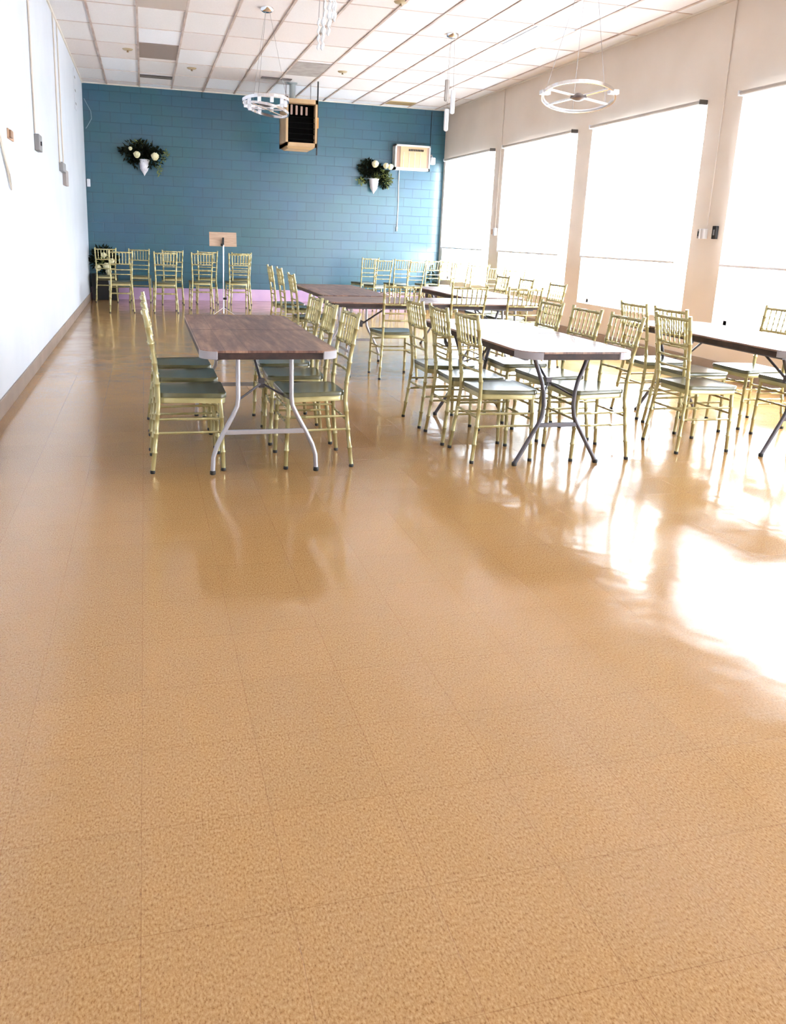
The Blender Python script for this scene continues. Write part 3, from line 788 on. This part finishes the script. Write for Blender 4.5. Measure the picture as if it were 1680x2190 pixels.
# ring chandelier on the left
t = thing('ring_chandelier', 'double chrome ring chandelier hanging in front of the blue wall left of heater', 'chandelier', (1.47, 10.40, 2.875), 0, 'ring chandeliers')
M = Matrix.Rotation(-math.atan2(1.47, 10.4), 4, 'Z')
M1 = Matrix.Translation((-.01, 0, .045)) @ M @ Matrix.Rotation(math.radians(-3), 4, 'Y') @ Matrix.Rotation(math.radians(-6), 4, 'X')
M2 = Matrix.Translation((.01, 0, -.05)) @ M @ Matrix.Rotation(math.radians(10), 4, 'Y') @ Matrix.Rotation(math.radians(-6), 4, 'X')
obj('ring', band(NB(), .285, .036, .012, M1), CHROME, t, True)
obj('ring', band(NB(), .270, .030, .012, M2), CHROME, t, True)
for k in range(10):
    a = 2 * PI * k / 10; c = M1 @ Vector((.24 * math.cos(a), .24 * math.sin(a), -.03))
    obj('crystal', box(NB(), c.x - .022, c.x + .022, c.y - .012, c.y + .012, c.z - .04, c.z + .04, .006), ACRY, t)
for a in (35, -35):
    b = NB(); box(b, -.27, .27, -.01, .01, -.005, .006, .002, M2 @ Matrix.Rotation(math.radians(a), 4, 'Z')); obj('arm', b, CHROME, t)
obj('hub', lathe(NB(), [(.03, -.02), (.09, -.005), (.09, .01), (.02, .035)], (0, 0, 0), 20), DARKC, t, True)
wires(t, [tuple(M1 @ Vector((.28 * math.cos(a), .28 * math.sin(a), 0))) for a in (.3, 2.2, 4.4)], HC - 2.875 - .03)
canopy(t, HC - 2.875)
# three fluted tube pendants
t = thing('tube_pendant', 'cluster of three fluted glass tubes on wires near the far window corner', 'pendant lamp', (3.92, 10.70, HC))
canopy(t, 0)
for x, z0, z1, m in ((-.035, 3.13, 3.40, mat('smoky_tube', (.45, .42, .40), .3)), (.055, 2.985, 3.28, ACRY), (-.02, 2.765, 3.04, ACRY)):
    f = NB()
    lathe(f, [(.010, z0 - HC), (.026, z0 - HC + .012), (.028, z0 - HC + .03), (.028, z1 - HC - .01), (.02, z1 - HC)], (x, 0, 0), 16)
    for v in f.verts:
        a = math.atan2(v.co.y, v.co.x - x); k = 1 + .14 * math.cos(8 * a); v.co.x = x + (v.co.x - x) * k; v.co.y *= k
    p = obj('glass_tube', f, m, t, True)
    obj('wire', tube(NB(), [(x, 0, z1 - HC), (x * .6, 0, -.03)], .0022, 5), WIRE, p)
# spiral of beaded strands at the top edge
t = thing('beaded_chandelier', 'white twisted bead strands hanging in a spiral at the top edge', 'chandelier', (1.28, 6.0, HC))
canopy(t, 0)
def pix(px_, py_, y):
    d = fwd + rgt * ((px_ - CX) / FPX) - up * ((py_ - CY) / FPX)
    return d * (y / d.y) + Vector((0, 0, EYE))
BEAD = mat('white_glass_bead', (.82, .84, .86), .2)
for k, (px_, top, bot, y, m) in enumerate(((681.5, 38, 107, 5.9, 0), (690.5, 36, 108, 5.85, 1), (694.5, 0, 77, 6.1, 0), (703.5, 5, 77, 5.8, 1), (708, -30, 58, 6.15, 0), (713, -36, 40, 5.85, 0), (717.5, -42, 47, 5.95, 1))):
    a, b_ = pix(px_, top, y), pix(px_, bot, y); base = Vector((1.28, 6.0, HC)); a -= base; b_ -= base; b_.x = a.x
    L = a.z - b_.z; n = max(4, round(L / .058)); pts, rr = [], []
    for i in range(n):
        for f_, r0 in ((0.0, .004), (.2, .010), (.5, .0135), (.8, .010)):
            z = a.z - L * (i + f_) / n; w = .006 * math.sin(2 * PI * f_)
            pts.append((a.x + w, a.y + w * .5, z)); rr.append(r0 * (1 if m else .75))
    pts.append((a.x, a.y, b_.z)); rr.append(.004)
    s = obj('bead_strand', tube(NB(), pts, rr, 8), BEAD, t, True)
    obj('wire', tube(NB(), [(a.x, a.y, a.z), (a.x * .5, a.y * .5, -.03)], .002, 5), WIRE, s)

# ------------------------------------------------------------------ ceiling fittings
def flat_unit(name, label, cat, x0, x1, y0, y1, m, slats=0, sm=None):
    t = thing(name, label, cat, ((x0 + x1) / 2, (y0 + y1) / 2, HC))
    hx, hy = (x1 - x0) / 2, (y1 - y0) / 2
    obj('panel', box(NB(), -hx, hx, -hy, hy, -.010, 0), m, t)
    if slats:
        b = NB()
        for k in range(slats):
            y = -hy + (k + .5) * 2 * hy / slats; box(b, -hx + .01, hx - .01, y - .004, y + .004, -.018, -.010)
        obj('slat', b, sm or m, t)
    return t
def gx(i): return GX0 + GDX * i
def gy(j): return GY0 + GDY * j
flat_unit('stained_ceiling_tile', 'grey-brown ceiling tile near the left wall, darkest of the ceiling', 'ceiling tile', gx(0) + .015, gx(1) - .015, gy(1) - .18, gy(2) - .22, mat('brown_grey_tile', (.26, .20, .17), .8))
flat_unit('stained_ceiling_tile', 'soiled grey ceiling tile just in front of the heater', 'ceiling tile', gx(4) + .015, gx(5) - .015, gy(1) + .15, gy(2) + .15, GREY_TILE)
flat_unit('fluorescent_troffer', 'unlit bluish ceiling light panel near the window wall', 'ceiling light', 4.72, 5.26, 9.90, 10.95, mat('frosted_diffuser', (.62, .68, .76), .5))
flat_unit('air_vent', 'ochre ceiling vent close to the top of the blue wall', 'air vent', 4.66, 5.22, 16.08, 16.42, TAN_TILE, 5, mat('brown_slat', (.25, .17, .08), .6))
flat_unit('air_vent', 'dark slotted ceiling vent above the left of the blue wall', 'air vent', -.01, .54, 15.45, 15.68, mat('vent_black', (.05, .04, .035), .6), 3, mat('vent_grey', (.2, .17, .15), .6))
flat_unit('air_vent', 'dark ceiling vent partly hidden behind the left chandelier and heater', 'air vent', 2.0, 2.52, 14.70, 14.85, mat('vent_dark', (.12, .09, .09), .6), 2, mat('vent_grey2', (.2, .17, .16), .6))
flat_unit('stained_ceiling_tile', 'dingy ceiling tile cut by the top edge above the left wall vent', 'ceiling tile', gx(0) + .015, gx(1) - .015, 10.1, gy(-1) - .05, mat('tan_grey_tile', (.50, .42, .36), .8))
for x, y, lab in ((.82, 14.5, 'round yellowish sprinkler plate right of the dark ceiling tile'), (-.17, 13.45, 'round brass sprinkler plate left of the dark ceiling tile'), (3.17, 13.7, 'round sprinkler plate between the grey tile and the ochre vent'), (2.86, 9.55, 'brass sprinkler plate by the top edge right of the bead strands')):
    t = thing('sprinkler', lab, 'sprinkler', (x, y, HC), 0, 'ceiling sprinklers')
    obj('escutcheon', lathe(NB(), [(.03, -.022), (.065, -.015), (.08, 0)], (0, 0, 0), 16), mat('brass_plate', (.42, .33, .20), .5), t, True)
    obj('sprinkler_head', lathe(NB(), [(.016, -.045), (.018, -.038), (.010, -.034), (.012, -.018)], (0, 0, 0), 10), mat('brass_head', (.30, .20, .10), .4, .5), t, True)

# ------------------------------------------------------------------ wall fittings
CREAM = mat('cream_painted_conduit', (.66, .58, .50), .5)
GREYB = mat('grey_steel_box', (.26, .25, .25), .5, .2)
TANP = mat('tan_plate', (.55, .33, .20), .5)
def conduit(name, label, pts, r, m):
    return setp(obj(name, tube(NB(), pts, r, 8), m, None, True), label, 'conduit')
x = XL + .012
conduit('conduit', 'cream surface conduit down the white wall to the grey box', [(x, 9.10, 2.26), (x, 9.10, HC)], .010, CREAM)
t = thing('switch_box', 'grey square switch box on the white wall below the single conduit', 'switch box', (XL, 9.18, 2.17))
obj('box', box(NB(), 0, .05, -.10, .14, -.075, .085, .006), GREYB, t); obj('switch_lever', box(NB(), .05, .062, -.01, .02, -.02, .02, .002), BLACK, t)
conduit('conduit', 'nearer of two thin cream conduits running down the white wall', [(x, 11.55, 2.16), (x, 11.55, HC)], .009, CREAM)
conduit('conduit', 'farther of two thin cream conduits running down the white wall', [(x, 12.05, 2.16), (x, 12.05, HC)], .009, CREAM)
t = thing('light_switch', 'grey double switch box below the pair of conduits', 'light switch', (XL, 11.75, 2.10))
obj('box', box(NB(), 0, .05, -.20, .22, -.045, .07, .006), GREYB, t); obj('box', box(NB(), 0, .045, .22, .60, -.20, -.0, .006), mat('tan_grey_box', (.36, .31, .29), .5), t)
t = thing('wall_plate', 'small tan wall plate near the left edge of the photo', 'wall plate', (XL, 7.47, 2.075))
obj('plate', box(NB(), 0, .012, -.14, .14, -.04, .04, .003), TANP, t); obj('thermostat', box(NB(), .012, .03, -.12, -.02, -.03, .03, .004), mat('brown_thermostat', (.30, .17, .10), .5), t)
c = obj('dangling_cable', tube(NB(), [(x, 6.75, 2.18), (x, 6.86, 2.0), (x, 7.10, 1.82), (x, 7.30, 1.64), (x + .004, 7.20, 1.76), (x + .004, 6.98, 1.92), (x + .004, 6.80, 2.08)], .007, 6), CREAM, None, True)
setp(c, 'thin looped cable hanging on the white wall at the left edge', 'cable')
t = thing('wall_vent', 'three small slots high on the white wall near the corner', 'wall vent', (XL, 14.9, 3.55))
obj('plate', box(NB(), 0, .008, -.16, .16, -.32, .30, .002), W_LEFT, t)
for k in range(3): obj('slot', box(NB(), .008, .011, -.10 + k * .02, .06 + k * .02, .16 - k * .20, .19 - k * .20), GREYB, t)
c = obj('corner_cable', tube(NB(), [(XL + .03, YB - .01, 3.66), (XL + .07, YB - .01, 3.58), (XL + .14, YB - .01, 3.45), (XL + .15, YB - .01, 3.32), (XL + .07, YB - .01, 3.18), (XL + .04, YB - .01, 3.14)], .006, 6), mat('pale_blue_cable', (.25, .36, .42), .5), None, True)
setp(c, 'thin looped cable high in the left corner of the blue wall', 'cable')
t = thing('sensor_box', 'small white sensor box on the blue wall beside the left corner', 'sensor', (XL + .05, YB, 2.17)); obj('casing', box(NB(), -.03, .03, -.05, 0, -.07, .07, .008), WHITE_P, t)
# window wall piers
x = XR - .012
conduit('conduit', 'thin conduit down the beige pier between the third window and right-edge window', [(x, 8.02, 1.60), (x, 8.02, HC)], .006, CREAM)
conduit('conduit', 'thin conduit down the narrow beige pier between the two far windows', [(x, 13.80, 1.60), (x, 13.80, HC)], .009, CREAM)
t = thing('outlet_box', 'white double outlet box low on the wide beige pier', 'outlet', (XR, 8.04, 1.535)); obj('box', box(NB(), -.05, 0, -.03, -.002, -.055, .055, .004), WHITE_P, t); obj('box', box(NB(), -.05, 0, .03, .058, -.055, .055, .004), WHITE_P, t); obj('recess', box(NB(), -.02, 0, -.002, .03, -.05, .05), TANP, t)
t = thing('outlet_box', 'black wall box between the outlet and the third window', 'outlet', (XR, 8.14, 1.535)); obj('plate', box(NB(), -.01, 0, -.04, .04, -.05, .05, .003), mat('taupe_plate', (.30, .24, .22), .5), t); obj('socket', box(NB(), -.022, -.01, -.02, .022, -.028, .028, .003), BLACK, t)
t = thing('outlet_box', 'black wall box between the outlet and the right-edge window', 'outlet', (XR, 7.87, 1.55)); obj('plate', box(NB(), -.03, 0, -.035, .035, -.07, .07, .004), BLACK, t); obj('socket', box(NB(), -.034, -.03, -.01, .012, -.03, .03, .001), GREYB, t)
t = thing('outlet_box', 'small white outlet box on the narrow pier between the two far windows', 'outlet', (XR, 13.82, 1.53)); obj('box', box(NB(), -.05, 0, -.08, .0, -.06, .07, .004), WHITE_P, t); obj('socket', box(NB(), -.03, 0, .06, .12, -.04, .05, .003), TANP, t)
